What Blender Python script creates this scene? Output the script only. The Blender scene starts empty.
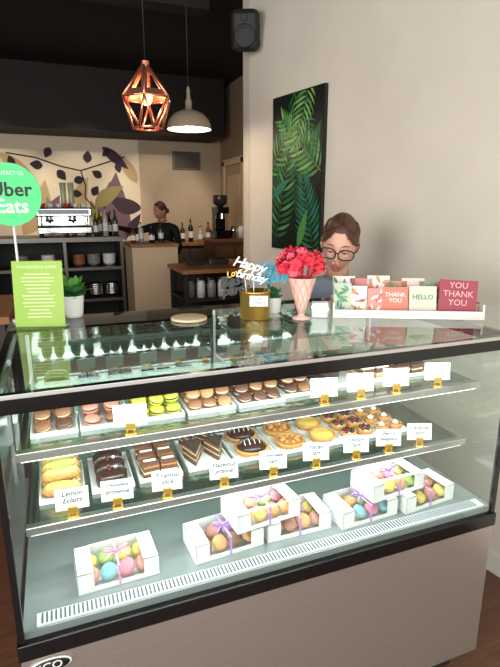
import bpy, bmesh, math, random
from mathutils import Matrix, Vector, Euler
random.seed(7)
R=math.radians
scene=bpy.context.scene
try:
    scene.view_settings.view_transform='Standard'
    scene.view_settings.look='None'
except Exception: pass

def lin(c):
    o=[]
    for v in c[:3]:
        v/=255.0
        o.append(v/12.92 if v<=0.04045 else ((v+0.055)/1.055)**2.4)
    return (*o,1.0)

MATS={}
def mat(name,col,rough=0.5,metal=0.0,emit=0.0,ecol=None,var=0.0,scale=20.0,bump=0.0,spec=0.5,stretch=None,sss=0.0,coat=0.0):
    if name in MATS: return MATS[name]
    m=bpy.data.materials.new(name); m.use_nodes=True
    nt=m.node_tree; b=nt.nodes['Principled BSDF']
    c=lin(col)
    b.inputs['Base Color'].default_value=c
    b.inputs['Roughness'].default_value=rough
    b.inputs['Metallic'].default_value=metal
    b.inputs['Specular IOR Level'].default_value=spec
    if coat: b.inputs['Coat Weight'].default_value=coat
    if emit:
        b.inputs['Emission Color'].default_value=lin(ecol or col)
        b.inputs['Emission Strength'].default_value=emit
    if var or bump:
        tc=nt.nodes.new('ShaderNodeTexCoord')
        mp=nt.nodes.new('ShaderNodeMapping')
        if stretch: mp.inputs['Scale'].default_value=stretch
        nz=nt.nodes.new('ShaderNodeTexNoise'); nz.inputs['Scale'].default_value=scale
        nz.inputs['Detail'].default_value=6
        nt.links.new(tc.outputs['Object'],mp.inputs['Vector'])
        nt.links.new(mp.outputs['Vector'],nz.inputs['Vector'])
        if var:
            cr=nt.nodes.new('ShaderNodeValToRGB')
            cr.color_ramp.elements[0].position=0.3; cr.color_ramp.elements[1].position=0.7
            cr.color_ramp.elements[0].color=(*[x*(1-var) for x in c[:3]],1)
            cr.color_ramp.elements[1].color=(*[min(1,x*(1+var)) for x in c[:3]],1)
            nt.links.new(nz.outputs['Fac'],cr.inputs['Fac'])
            nt.links.new(cr.outputs['Color'],b.inputs['Base Color'])
        if bump:
            bp=nt.nodes.new('ShaderNodeBump'); bp.inputs['Strength'].default_value=bump
            bp.inputs['Distance'].default_value=0.01
            nt.links.new(nz.outputs['Fac'],bp.inputs['Height'])
            nt.links.new(bp.outputs['Normal'],b.inputs['Normal'])
    MATS[name]=m; return m

def glassmat(name,tint=(245,250,248),base=0.04,gain=0.9,power=5.0,rough=0.0):
    m=bpy.data.materials.new(name); m.use_nodes=True
    nt=m.node_tree; nt.nodes.clear()
    out=nt.nodes.new('ShaderNodeOutputMaterial')
    tr=nt.nodes.new('ShaderNodeBsdfTransparent'); tr.inputs['Color'].default_value=lin(tint)
    gl=nt.nodes.new('ShaderNodeBsdfGlossy'); gl.inputs['Roughness'].default_value=rough
    gl.inputs['Color'].default_value=(1,1,1,1)
    lw=nt.nodes.new('ShaderNodeLayerWeight'); lw.inputs['Blend'].default_value=0.5
    pw=nt.nodes.new('ShaderNodeMath'); pw.operation='POWER'; pw.inputs[1].default_value=power
    ml=nt.nodes.new('ShaderNodeMath'); ml.operation='MULTIPLY_ADD'; ml.inputs[1].default_value=gain; ml.inputs[2].default_value=base
    mx=nt.nodes.new('ShaderNodeMixShader')
    nt.links.new(lw.outputs['Facing'],pw.inputs[0]); nt.links.new(pw.outputs[0],ml.inputs[0])
    nt.links.new(ml.outputs[0],mx.inputs['Fac']); nt.links.new(tr.outputs[0],mx.inputs[1]); nt.links.new(gl.outputs[0],mx.inputs[2])
    nt.links.new(mx.outputs[0],out.inputs['Surface'])
    MATS[name]=m; return m

# ------------------------------------------------------------ builder
class MB:
    def __init__(s):
        s.v=[];s.f=[];s.mi=[];s.sm=[];s.mats=[];s.M=Matrix.Identity(4)
    def _m(s,m):
        if m not in s.mats: s.mats.append(m)
        return s.mats.index(m)
    def add(s,verts,faces,m,smooth=False):
        o=len(s.v); M=s.M
        for v in verts: s.v.append(tuple(M@Vector(v)))
        k=s._m(m)
        for f in faces:
            s.f.append([i+o for i in f]); s.mi.append(k); s.sm.append(smooth)
    def bm(s,b,m,smooth=False):
        b.verts.ensure_lookup_table(); b.verts.index_update()
        s.add([v.co.copy() for v in b.verts],[[v.index for v in f.verts] for f in b.faces],m,smooth); b.free()
    def box(s,x0,x1,y0,y1,z0,z1,m,bev=0.0,seg=2):
        b=bmesh.new(); bmesh.ops.create_cube(b,size=1)
        for v in b.verts:
            v.co=Vector(((x0+x1)/2+v.co.x*(x1-x0),(y0+y1)/2+v.co.y*(y1-y0),(z0+z1)/2+v.co.z*(z1-z0)))
        if bev: bmesh.ops.bevel(b,geom=list(b.edges),offset=bev,segments=seg,affect='EDGES',profile=0.5)
        s.bm(b,m,False)
    def lathe(s,prof,m,seg=24,c=(0,0,0),smooth=True,cap=True,sx=1,sy=1):
        vs=[];fs=[];n=len(prof)
        for r,z in prof:
            for i in range(seg):
                a=2*math.pi*i/seg; vs.append((c[0]+r*math.cos(a)*sx,c[1]+r*math.sin(a)*sy,c[2]+z))
        for j in range(n-1):
            for i in range(seg):
                k=(i+1)%seg; fs.append([j*seg+i,j*seg+k,(j+1)*seg+k,(j+1)*seg+i])
        if cap:
            if prof[0][0]>1e-5: fs.append(list(range(seg))[::-1])
            if prof[-1][0]>1e-5: fs.append([(n-1)*seg+i for i in range(seg)])
        s.add(vs,fs,m,smooth)
    def cyl(s,c,r,h,m,seg=20,r2=None):
        s.lathe([(r,0),(r if r2 is None else r2,h)],m,seg,c,smooth=False)
    def ell(s,c,r,m,seg=16,rings=10,rot=None):
        b=bmesh.new(); bmesh.ops.create_uvsphere(b,u_segments=seg,v_segments=rings,radius=1)
        for v in b.verts:
            p=Vector((v.co.x*r[0],v.co.y*r[1],v.co.z*r[2]))
            if rot is not None: p=rot@p
            v.co=p+Vector(c)
        s.bm(b,m,True)
    def tube(s,pts,rad,m,seg=8,smooth=True,closed=False):
        pts=[Vector(p) for p in pts]; n=len(pts)
        if not isinstance(rad,(list,tuple)): rad=[rad]*n
        vs=[];fs=[];ref=None
        for i,p in enumerate(pts):
            if closed: t=pts[(i+1)%n]-pts[i-1]
            else: t=pts[min(i+1,n-1)]-pts[max(i-1,0)]
            t.normalize()
            if ref is None:
                ref=t.orthogonal().normalized()
            ref=(ref-t*ref.dot(t)); 
            if ref.length<1e-6: ref=t.orthogonal()
            ref.normalize(); b=t.cross(ref)
            for k in range(seg):
                a=2*math.pi*k/seg; vs.append(p+(ref*math.cos(a)+b*math.sin(a))*rad[i])
        rng=n if closed else n-1
        for j in range(rng):
            j2=(j+1)%n
            for k in range(seg):
                k2=(k+1)%seg; fs.append([j*seg+k,j*seg+k2,j2*seg+k2,j2*seg+k])
        if not closed:
            fs.append(list(range(seg))[::-1]); fs.append([(n-1)*seg+k for k in range(seg)])
        s.add(vs,fs,m,smooth)
    def poly(s,pts,m,d=(0,0,0)):
        n=len(pts); pts=[Vector(p) for p in pts]
        if Vector(d).length<1e-9: s.add(pts,[list(range(n))],m); return
        q=[p+Vector(d) for p in pts]
        fs=[list(range(n))[::-1],[n+i for i in range(n)]]
        for i in range(n):
            k=(i+1)%n; fs.append([i,k,n+k,n+i])
        s.add(pts+q,fs,m)
    def text(s,t,size,m,M,ext=0.0004,shear=0.0,align='CENTER',space=1.0,off=0.0):
        cu=bpy.data.curves.new('t','FONT'); cu.body=t; cu.size=size; cu.extrude=ext; cu.shear=shear; cu.offset=off
        cu.align_x=align; cu.align_y='CENTER'; cu.resolution_u=2; cu.space_character=space
        ob=bpy.data.objects.new('t',cu); scene.collection.objects.link(ob)
        dg=bpy.context.evaluated_depsgraph_get(); dg.update()
        me=bpy.data.meshes.new_from_object(ob.evaluated_get(dg))
        sv=s.M; s.M=sv@M
        s.add([v.co.copy() for v in me.vertices],[list(p.vertices) for p in me.polygons],m)
        s.M=sv
        bpy.data.objects.remove(ob); bpy.data.curves.remove(cu); bpy.data.meshes.remove(me)
    def done(s,name,loc=(0,0,0),rot=(0,0,0),parent=None,scale=1.0):
        me=bpy.data.meshes.new(name); me.from_pydata(s.v,[],s.f)
        for m in s.mats: me.materials.append(m)
        me.polygons.foreach_set('material_index',s.mi); me.polygons.foreach_set('use_smooth',s.sm)
        me.update()
        ob=bpy.data.objects.new(name,me); scene.collection.objects.link(ob)
        ob.location=loc; ob.rotation_euler=rot
        if scale!=1.0: me.transform(Matrix.Scale(scale,4))
        if parent: ob.parent=parent
        return ob
def T(x,y,z): return Matrix.Translation((x,y,z))
def RX(a): return Matrix.Rotation(R(a),4,'X')
def RY(a): return Matrix.Rotation(R(a),4,'Y')
def RZ(a): return Matrix.Rotation(R(a),4,'Z')

# ------------------------------------------------------------ materials
m_wall=mat('wall_paint_greige',(216,206,192),0.85,var=0.04,scale=3,bump=0.05)
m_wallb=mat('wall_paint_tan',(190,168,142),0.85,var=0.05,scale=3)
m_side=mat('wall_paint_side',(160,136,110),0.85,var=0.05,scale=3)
m_dark=mat('dark_ceiling_paint',(14,11,11),0.8,var=0.2,scale=4)
m_bulk=mat('dark_brown_bulkhead',(28,18,15),0.7,var=0.2,scale=4)
m_floor=mat('floor_brown_wood',(96,62,44),0.45,var=0.3,scale=6,stretch=(1,8,1))
m_trim=mat('trim_white',(216,210,200),0.6)
m_black=mat('black_gloss',(12,12,13),0.18)
m_blackm=mat('black_matte',(20,20,21),0.6)
m_steel=mat('brushed_steel',(184,176,168),0.32,0.8,var=0.07,scale=30,stretch=(0.5,1,30))
m_steeld=mat('dark_steel',(110,106,102),0.35,0.9)
m_chrome=mat('chrome',(215,215,215),0.12,1.0)
m_alu=mat('aluminium_satin',(205,208,206),0.3,1.0)
m_white=mat('white_porcelain',(232,231,226),0.25)
m_card=mat('white_card',(232,231,228),0.6)
m_ink=mat('ink_dark',(24,24,44),0.7)
m_gold=mat('gold_metal',(230,186,90),0.34,0.9)
m_copper=mat('copper_metal',(236,160,128),0.28,0.9)
m_wood=mat('wood_counter',(150,98,58),0.45,var=0.25,scale=8,stretch=(1,10,1))
m_led=mat('led_strip',(255,255,255),0.5,emit=1.8,ecol=(240,250,255))
m_glass=glassmat('clear_glass')
m_frontglass=glassmat('front_glass',(240,248,245),0.075,0.9,5.0)
m_topglass=glassmat('top_glass',(226,238,232),0.05,0.75,4.5)
m_shelfglass=glassmat('shelf_glass',(205,225,215),0.08,0.9,3.0,0.08)
m_acr=glassmat('acrylic_clear',(250,250,250),0.05,0.6)
m_skin=mat('skin',(222,168,146),0.5)
m_skin2=mat('skin_warm',(196,138,108),0.55)

# ------------------------------------------------------------ room shell
def slab(name,x0,x1,y0,y1,z0,z1,m):
    b=MB(); b.box(x0,x1,y0,y1,z0,z1,m); return b.done(name)
slab('floor',-3.2,3.2,-2.6,8.0,-0.1,0,m_floor)
slab('ceiling',-3.2,3.2,-2.6,8.0,3.25,3.35,m_dark)
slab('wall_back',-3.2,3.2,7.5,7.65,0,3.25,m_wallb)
b=MB()
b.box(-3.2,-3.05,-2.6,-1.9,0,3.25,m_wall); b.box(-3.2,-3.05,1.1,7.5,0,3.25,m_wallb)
b.box(-3.2,-3.05,-1.9,1.1,0,0.6,m_wall); b.box(-3.2,-3.05,-1.9,1.1,2.8,3.25,m_wall)
b.done('wall_left')
b=MB()
for y in (-1.9,-0.42,1.05): b.box(-3.14,-3.08,y,y+0.05,0.6,2.8,m_black)
for z in (0.6,2.75): b.box(-3.14,-3.08,-1.85,1.05,z,z+0.05,m_black)
b.box(-3.115,-3.105,-1.85,1.05,0.65,2.75,m_glass)
b.done('window_2')  # invented window, added so side light can reach the right wall
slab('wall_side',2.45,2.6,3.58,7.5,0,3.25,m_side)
b=MB()
xa,ya=1.344,3.45; dx,dy=0.194,-1.0; L=5.9
p0=(xa,ya); p1=(xa+dx*L,ya+dy*L)
b.poly([(p0[0],p0[1],0),(p1[0],p1[1],0),(p1[0]+0.16,p1[1],0),(p0[0]+0.16,p0[1],0)],m_wall,(0,0,3.25))
b.done('wall_right')
b=MB()
b.poly([(p0[0]-0.014,p0[1],0),(p1[0]-0.014,p1[1],0),(p1[0]-0.001,p1[1],0),(p0[0]-0.001,p0[1],0)],m_trim,(0,0,0.09))
b.done('baseboard_right')
slab('wall_return',1.344,2.6,3.46,3.58,0,3.25,m_wall)
b=MB()
b.box(-3.05,-2.4,-2.6,-2.45,0,3.25,m_wall); b.box(2.2,2.48,-2.6,-2.45,0,3.25,m_wall)
b.box(-2.4,2.2,-2.6,-2.45,0,0.5,m_wall); b.box(-2.4,2.2,-2.6,-2.45,2.9,3.25,m_wall)
b.done('wall_front')
b=MB()
for x in (-2.4,-0.88,0.65,2.15): b.box(x,x+0.05,-2.56,-2.5,0.5,2.9,m_black)
for z in (0.5,2.85): b.box(-2.35,2.15,-2.56,-2.5,z,z+0.05,m_black)
b.box(-2.35,2.15,-2.535,-2.525,0.55,2.85,m_glass)
b.done('window_1')
b=MB()
b.box(-3.05,2.3,6.85,7.48,2.53,3.25,m_bulk); b.done('trim_bulkhead')
b=MB()
for y in (2.2,4.2):
    b.box(-3.05,1.30,y,y+0.18,3.1,3.25,m_bulk)
b.done('trim_beams')
b=MB()
m_door=mat('door_cream',(205,180,148),0.6)
b.box(2.40,2.449,6.42,6.50,0,2.25,m_door); b.box(2.40,2.449,7.2,7.28,0,2.25,m_door); b.box(2.40,2.449,6.42,7.28,2.19,2.27,m_door)
b.box(2.425,2.449,6.5,7.2,0,2.19,mat('door_leaf',(176,150,122),0.6))
for z0,z1 in ((0.2,1.0),(1.15,2.05)):
    b.box(2.418,2.43,6.6,7.1,z0,z1,m_door,0.004)
b.tube([(2.42,6.58,1.05),(2.37,6.58,1.05),(2.37,6.68,1.05)],0.01,m_chrome)
b.done('door_1')
b=MB(); m_vent=mat('vent_grey',(110,98,86),0.6)
b.box(1.72,2.13,7.47,7.5,2.15,2.40,m_vent,0.004)
for i in range(8): b.box(1.75,2.10,7.455,7.475,2.18+i*0.027,2.192+i*0.027,mat('vent_slat',(70,62,56),0.6))
b.done('wall_vent')

# mural
def leafpts(cx,cz,ang,ln,wd,n=10,bend=0.0):
    up=[];dn=[]
    for i in range(n+1):
        t=i/n; w=wd*math.sin(math.pi*t**0.8)*0.5
        bx=bend*math.sin(math.pi*t)*ln
        up.append((t*ln,w+bx)); 
        if 0<i<n: dn.append((t*ln,-w+bx))
    pts=up+dn[::-1]
    c,s=math.cos(ang),math.sin(ang)
    return [(cx+x*c-y*s,cz+x*s+y*c) for x,y in pts]
def cliprect(pts,lo,hx,lz,hz):
    def clip(ps,f,inter):
        o=[]
        for i in range(len(ps)):
            a=ps[i-1];c=ps[i]
            if f(c):
                if not f(a): o.append(inter(a,c))
                o.append(c)
            elif f(a): o.append(inter(a,c))
        return o
    def ix(v): return lambda a,c:(v,a[1]+(c[1]-a[1])*(v-a[0])/(c[0]-a[0]))
    def iz(v): return lambda a,c:(a[0]+(c[0]-a[0])*(v-a[1])/(c[1]-a[1]),v)
    for f,g in ((lambda p:p[0]>=lo,ix(lo)),(lambda p:p[0]<=hx,ix(hx)),(lambda p:p[1]>=lz,iz(lz)),(lambda p:p[1]<=hz,iz(hz))):
        pts=clip(pts,f,g)
        if len(pts)<3: return None
    return pts
b=MB()
m_mbg=mat('mural_cream',(232,216,188),0.8)
b.box(-1.6,1.24,7.488,7.498,1.15,2.525,m_mbg)
cols=[mat('mural_mauve',(120,90,104),0.8),mat('mural_purple',(66,46,58),0.8),mat('mural_olive',(150,136,84),0.8),mat('mural_sand',(196,166,122),0.8)]
m_berry=mat('mural_berry',(46,30,38),0.8)
yy=[7.487]
def ml(cx,cz,a,ln,wd,m,bend=0.0):
    yy[0]-=0.0003
    p=cliprect(leafpts(cx,cz,R(a),ln,wd,bend=bend),-1.59,1.235,1.155,2.52)
    if p: b.poly([(x,yy[0],z) for x,z in p][::-1],m)
for (cx,cz,a,ln,wd,k,bd) in [(0.35,1.3,75,0.75,0.26,3,.1),(-0.35,1.25,65,0.8,0.3,3,-.1),(1.0,1.15,95,0.95,0.36,0,.08),(0.62,1.2,75,0.8,0.28,0,-.05),(1.25,1.6,160,0.5,0.22,1,.1),(0.6,1.62,35,0.5,0.2,2,.05),
      (0.85,1.2,120,0.6,0.2,2,.1),(0.2,1.2,110,0.6,0.2,2,.1),(0.0,1.2,75,0.6,0.24,0,.1),(-0.5,1.5,95,0.65,0.24,2,.1),(1.2,1.95,120,0.45,0.16,3,0),(0.75,2.42,-40,0.45,0.14,1,0),(-0.55,2.3,-35,0.5,0.14,3,0),(0.5,1.2,50,0.5,0.15,1,0),(-0.9,1.5,60,0.6,0.2,1,0),(-1.2,1.9,30,0.5,0.2,0,0),(1.0,1.2,55,0.4,0.14,1,0)]:
    ml(cx,cz,a,ln,wd,cols[k],bd)
def stem(pts,w=0.008):
    for (x0,z0),(x1,z1) in zip(pts[:-1],pts[1:]):
        d=Vector((x1-x0,z1-z0)); n=Vector((-d.y,d.x)).normalized()*w
        b.poly([(x0+n.x,7.478,z0+n.y),(x1+n.x,7.478,z1+n.y),(x1-n.x,7.478,z1-n.y),(x0-n.x,7.478,z0-n.y)],m_berry)
stem([(-0.45,2.3),(-0.1,2.25),(0.2,2.15),(0.45,2.1),(0.75,2.2),(1.05,2.3)]);stem([(0.45,2.1),(0.5,1.9),(0.48,1.75),(0.6,1.6)])
ci=0
for (x,z,r) in [(-0.4,2.2,.05),(-0.1,2.16,.06),(0.05,2.32,.055),(0.2,2.04,.06),(0.42,1.98,.055),(0.55,2.28,.06),(0.66,2.06,.055),(0.8,2.34,.05),(0.95,2.15,.05),(0.38,1.80,.05),(0.62,1.84,.055),(-0.2,1.98,.05)]:
    ci+=1; aa=R(40+ci*67)
    p=leafpts(x-math.cos(aa)*r*1.3,z-math.sin(aa)*r*1.3,aa,r*2.7,r*1.9,10)
    b.poly([(u,7.474-0.0002*ci,v) for u,v in p],m_berry if ci%3 else cols[1])
b.done('floral_mural')

# tropical leaf painting on right wall
b=MB()
W=0.60;Hh=1.115
b.box(0,W,-0.03,0,0,Hh,mat('canvas_edge',(18,16,16),0.5))
b.box(0.006,W-0.006,-0.032,-0.03,0.006,Hh-0.006,mat('painting_black_green',(10,22,16),0.5))
gm=[mat('leaf_a',(34,96,50),0.5),mat('leaf_b',(78,140,70),0.5),mat('leaf_c',(18,56,40),0.5),mat('leaf_d',(134,172,92),0.5),mat('leaf_e',(44,112,92),0.5)]
yl=[-0.0325]
def clipleaf(pts,m):
    pts=cliprect(pts,0.010,W-0.010,0.010,Hh-0.010)
    if not pts: return
    yl[0]-=0.00003
    b.poly([(x,yl[0],z) for x,z in pts],m)
def frond(x,z,ang,ln,n,ll,w,m,m2):
    c,s=math.cos(R(ang)),math.sin(R(ang))
    for i in range(n):
        t=(i+1)/n; px,pz=x+c*ln*t,z+s*ln*t
        l=ll*(1-0.55*t)*(0.5+min(t*2,0.5))
        for sd in (1,-1):
            clipleaf(leafpts(px,pz,R(ang+sd*(62-28*t)),l,w,6,0.05*sd),m if (i+sd)%3 else m2)
    clipleaf([(x,z-0.003),(x+c*ln,z+s*ln-0.002),(x+c*ln,z+s*ln+0.002),(x,z+0.003)],gm[3])
for (x,z,a,ln,wd,k) in [(0.1,0.3,100,0.4,0.13,2),(0.5,0.1,120,0.5,0.16,2),(0.55,0.7,200,0.45,0.15,2),(0.0,0.8,10,0.4,0.14,2),(0.35,0.5,60,0.45,0.15,0)]:
    clipleaf(leafpts(x,z,R(a),ln,wd),gm[k])
frond(0.05,0.05,75,0.75,15,0.26,0.026,gm[0],gm[1])
frond(0.60,0.55,140,0.6,14,0.25,0.024,gm[1],gm[3])
frond(0.55,-0.05,105,0.55,13,0.26,0.027,gm[4],gm[0])
frond(0.25,1.14,-60,0.5,12,0.2,0.020,gm[0],gm[4])
frond(-0.05,0.55,50,0.5,12,0.2,0.022,gm[1],gm[0])
frond(0.45,1.17,-110,0.45,12,0.18,0.018,gm[3],gm[1])
for (x,z,a,ln,wd,k) in [(0.35,0.02,70,0.3,0.08,1),(0.02,0.4,30,0.25,0.07,4)]:
    clipleaf(leafpts(x,z,R(a),ln,wd),gm[k])
wd_=Vector((dx,dy)).normalized(); angw=math.atan2(wd_.y,wd_.x)
b.done('framed_leaf_painting',(1.402,3.137,1.345),(0,0,angw),scale=0.83)

# speaker on the corner
b=MB()
b.M=RZ(-25)@RX(18)
b.box(-0.1,0.1,-0.09,0.07,-0.13,0.13,m_blackm,0.045,4)
sv=b.M; b.M=b.M@T(0,-0.09,-0.03)@RX(90); b.lathe([(0.075,0),(0.075,0.006),(0.06,0.004),(0.03,-0.004),(0.001,-0.002)],m_blackm,cap=False)
b.M=sv@T(0,-0.09,0.08)@RX(90); b.lathe([(0.025,0),(0.025,0.004),(0.018,0.003),(0.001,0.006)],m_blackm,cap=False); b.M=sv
b.M=Matrix.Identity(4); b.tube([(0,0.05,0.0),(0.06,0.08,0.02),(0.09,0.1,0.02)],0.018,m_blackm)
b.done('wall_speaker',(1.268,3.33,2.70),scale=0.9)

# ------------------------------------------------------------ pendants
b=MB()
def ring(r,z,n,off=0): return [(r*math.cos(2*math.pi*i/n+off),r*math.sin(2*math.pi*i/n+off),z) for i in range(n)]
n=6
tp=ring(0.018,0.30,n); md=ring(0.130,0.145,n,0.25); bt=ring(0.075,0.0,n,0.25+math.pi/6)
m_cop2=mat('copper_panel',(230,156,124),0.34,0.85)
for i in range(n):
    j=(i+1)%n
    b.tube([tp[i],md[i]],0.006,m_copper,6); b.tube([md[i],md[j]],0.006,m_copper,6)
    b.tube([md[j],bt[i]],0.006,m_copper,6); b.tube([md[i],bt[i]],0.006,m_copper,6); b.tube([bt[i],bt[j]],0.006,m_copper,6)
for i in range(n):
    j=(i+1)%n
    A,B_,C=Vector(tp[i]),Vector(md[i]),Vector(md[j]); D=Vector(tp[j])
    cc=(A+B_+C+D)/4
    q=[cc+(p-cc)*0.55 for p in (A,B_,C,D)]
    o=[A,B_,C,D]
    for k in range(4):
        l=(k+1)%4; b.add([o[k],o[l],q[l],q[k]],[[0,1,2,3]],m_cop2)
b.cyl((0,0,0.23),0.02,0.09,m_copper,16)
b.ell((0,0,0.15),(0.03,0.03,0.04),mat('bulb_warm',(255,190,120),0.5,emit=7,ecol=(255,186,110)))
b.tube([(0,0,0.31),(0,0,1.245)],0.003,m_blackm,6)
b.done('geometric_pendant_lamp',(0.52,2.8,2.005))
b=MB()
m_dome=mat('dome_taupe',(140,126,110),0.4)
prof=[(0.145,0),(0.143,0.02),(0.128,0.06),(0.095,0.095),(0.05,0.115),(0.022,0.12),(0.022,0.17),(0.012,0.19),(0.012,0.24),(0.004,0.26)]
b.lathe(prof,m_dome,32,cap=False)
m_domein=mat('dome_inner',(250,235,205),0.6,emit=0.5,ecol=(255,225,170))
b.lathe([(0.141,0.001),(0.138,0.02),(0.122,0.058),(0.09,0.09),(0.01,0.105)],m_domein,32,cap=False)
b.ell((0,0,0.04),(0.035,0.035,0.04),mat('bulb_white',(255,230,190),0.5,emit=8,ecol=(255,228,180)))
b.tube([(0,0,0.25),(0,0,1.15)],0.0035,m_blackm,6)
b.done('dome_pendant_lamp',(0.90,3.4,2.10))

# ------------------------------------------------------------ display case
X0,X1,Y0,Y1=-0.15,1.26,1.05,1.82
ZT=1.24
b=MB()
b.box(X0,X1,Y0,Y1,0.10,0.60,m_steel,0.004)
b.box(X0+0.05,X1-0.05,Y0+0.06,Y1-0.03,0,0.10,m_blackm)
b.box(X0-0.004,X1+0.004,Y0-0.006,Y1,0.60,0.645,m_black,0.003)
for x in (X0,X1-0.014):
    b.box(x,x+0.014,Y0,Y0+0.014,0.645,1.195,m_black)
    b.box(x,x+0.02 if x<0.5 else X1,Y1-0.03,Y1,0.645,1.195,m_black)
b.add([(X0+.01,Y0+.004,.645),(X1-.01,Y0+.004,.645),(X1-.01,Y0+.004,1.2),(X0+.01,Y0+.004,1.2)],[[0,1,2,3]],m_frontglass)
for x in (X0+.004,X1-.004):
    b.add([(x,Y0+.01,.645),(x,Y1-.02,.645),(x,Y1-.02,1.197),(x,Y0+.01,1.197)],[[0,1,2,3]],m_frontglass)
b.box(X0-0.004,X1+0.004,Y0-0.006,Y0+0.022,1.198,1.238,m_black,0.003)
b.box(X0-0.004,X1+0.004,Y1-0.03,Y1,1.195,1.238,m_black,0.003)
for x in (X0-0.004,X1-0.020): b.box(x,x+0.024,Y0+0.02,Y1-0.03,1.2,1.238,m_black,0.003)
b.box(X0-0.005,X1+0.005,Y0-0.008,Y0-0.005,1.231,1.241,m_alu,0.001)
b.add([(X0,Y0,ZT-0.001),(X1,Y0,ZT-0.001),(X1,Y1,ZT-0.001),(X0,Y1,ZT-0.001)],[[0,1,2,3]],m_topglass)
b.box(X0+.02,X1-.02,Y0+0.022,Y0+0.045,1.208,1.228,m_alu)
b.box(X0+.02,X1-.02,Y0+0.025,Y0+0.040,1.202,1.208,m_led)
m_rear=mat('rear_door_mirror',(196,202,198),0.04,0.95)
b.box(X0+.02,0.56,Y1-0.03,Y1-0.02,0.665,1.232,m_rear); b.box(0.54,X1-.02,Y1-0.045,Y1-0.035,0.665,1.232,m_rear)
b.box(0.54,0.55,Y1-0.05,Y1-0.02,0.665,1.23,m_alu)
m_deck=mat('deck_grey_green',(150,158,156),0.25,0.4)
b.box(X0+.01,X1-.01,Y0+.012,Y1-.02,0.645,0.665,m_deck)
m_strip=mat('strip_white',(225,230,230),0.35)
b.box(X0+.04,X1-.03,Y0+.018,Y0+.056,0.665,0.669,m_strip)
m_slat=mat('strip_slot',(90,94,96),0.5)
nn=130
for i in range(nn):
    x=X0+.05+i*(X1-X0-.10)/nn; b.box(x,x+0.0045,Y0+.021,Y0+.053,0.669,0.6705,m_slat)
def shelf(z,yf,yb):
    b.box(X0+.035,X1-.02,yf+0.02,yb,z-0.008,z,m_shelfglass)
    b.box(X0+.03,X1-.015,yf,yf+0.022,z-0.018,z+0.004,m_alu,0.002)
    b.box(X0+.04,X1-.03,yf+0.004,yf+0.018,z-0.021,z-0.018,m_led)
    for x in (X0+.04,0.55,X1-.03):
        b.box(x,x+0.01,yf+0.03,Y1-.05,z-0.03,z-0.008,m_alu)
shelf(1.058,1.15,1.66); shelf(0.843,1.185,1.70)
for x in (X0+.04,X1-.03): b.box(x,x+0.012,Y1-.06,Y1-.047,0.665,1.195,m_alu)
sv=b.M; b.M=T(-0.088,Y0-0.001,0.572)@RX(90)
b.lathe([(0.046,0),(0.046,0.004),(0.043,0.005)],m_white,32,sy=0.42)
b.lathe([(0.042,0.004),(0.042,0.006)],m_blackm,32,sy=0.40)
b.text('iCO',0.03,m_white,T(0,0,0.0065)); b.M=sv
b.done('pastry_display_case')

# ------------------------------------------------------------ pastries
def M_(name,c,r=0.55,**k): return mat('food_'+name,c,r,**k)
shells={'brown':M_('shell_brown',(140,96,66)),'choc':M_('shell_choc',(92,60,46)),'pink':M_('shell_pink',(196,136,118)),'green':M_('shell_green',(184,186,70)),'tan':M_('shell_tan',(176,130,88)),
 'blue':M_('shell_blue',(132,186,200)),'yellow':M_('shell_yellow',(220,200,104)),'rose':M_('shell_rose',(218,132,144)),'lav':M_('shell_lav',(168,144,184)),'lime':M_('shell_lime',(154,184,100)),'orange':M_('shell_orange',(220,158,98))}
m_cream=M_('cream',(226,206,168)); m_fillc=M_('fill_choc',(70,38,26))
def macaron(b,M,col,r=0.021,fill=None):
    sv=b.M; b.M=sv@M
    m=shells[col]
    b.lathe([(0.001,-0.0115),(r*0.6,-0.0108),(r*0.9,-0.008),(r,-0.0045),(r*1.03,-0.0030),(r*0.9,-0.0025)],m,16,cap=False)
    b.lathe([(r*0.9,-0.003),(r*0.93,0),(r*0.9,0.003)],fill or m_cream,16,cap=False)
    b.lathe([(r*0.9,0.0025),(r*1.03,0.0030),(r,0.0045),(r*0.9,0.008),(r*0.6,0.0108),(0.001,0.0115)],m,16,cap=False)
    b.M=sv
def plate(b,w,d,m=None,h=0.012):
    m=m or m_white
    b.box(-w/2,w/2,-d/2,d/2,0,0.004,m,0.001)
    t=0.004
    for (x0,x1,y0,y1) in ((-w/2,w/2,-d/2,-d/2+t),(-w/2,w/2,d/2-t,d/2),(-w/2,-w/2+t,-d/2+t,d/2-t),(w/2-t,w/2,-d/2+t,d/2-t)):
        b.box(x0,x1,y0,y1,0.004,h,m)
def mac_tray(x0,x1,y0,y1,z,cols,fill=None):
    b=MB(); w=x1-x0; d=y1-y0; plate(b,w,d)
    nx=max(2,int((w-0.008)/0.041)); r=0.0200
    for lay in range(3):
        for j in range(4-lay+(1 if lay==0 else 0)-(1 if lay==0 else 0)):
            for i in range(nx):
                px=-w/2+0.005+(i+0.5)*(w-0.010)/nx
                py=-d/2+0.028+lay*0.024+j*0.045
                if py>d/2-0.022: continue
                macaron(b,T(px+random.uniform(-.0015,.0015)*(1+lay),py+random.uniform(-.003,.003),0.0165+0.0235*lay+0.001)@RX(10+random.uniform(-9,12))@RY(random.uniform(-9,9)),random.choice(cols),r,fill)
    return b.done('macaron_tray',((x0+x1)/2,(y0+y1)/2,z))
z1=1.058
mac_tray(-0.090,0.020,1.23,1.43,z1,['choc','brown','brown'],m_cream)
mac_tray(0.026,0.142,1.23,1.43,z1,['pink','tan','pink','brown'],m_fillc)
mac_tray(0.155,0.292,1.23,1.43,z1,['green'],m_fillc)
mac_tray(0.302,0.438,1.23,1.44,z1,['tan','brown'],m_cream)
mac_tray(0.448,0.59,1.23,1.44,z1,['brown','brown','choc'],m_cream)
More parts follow.
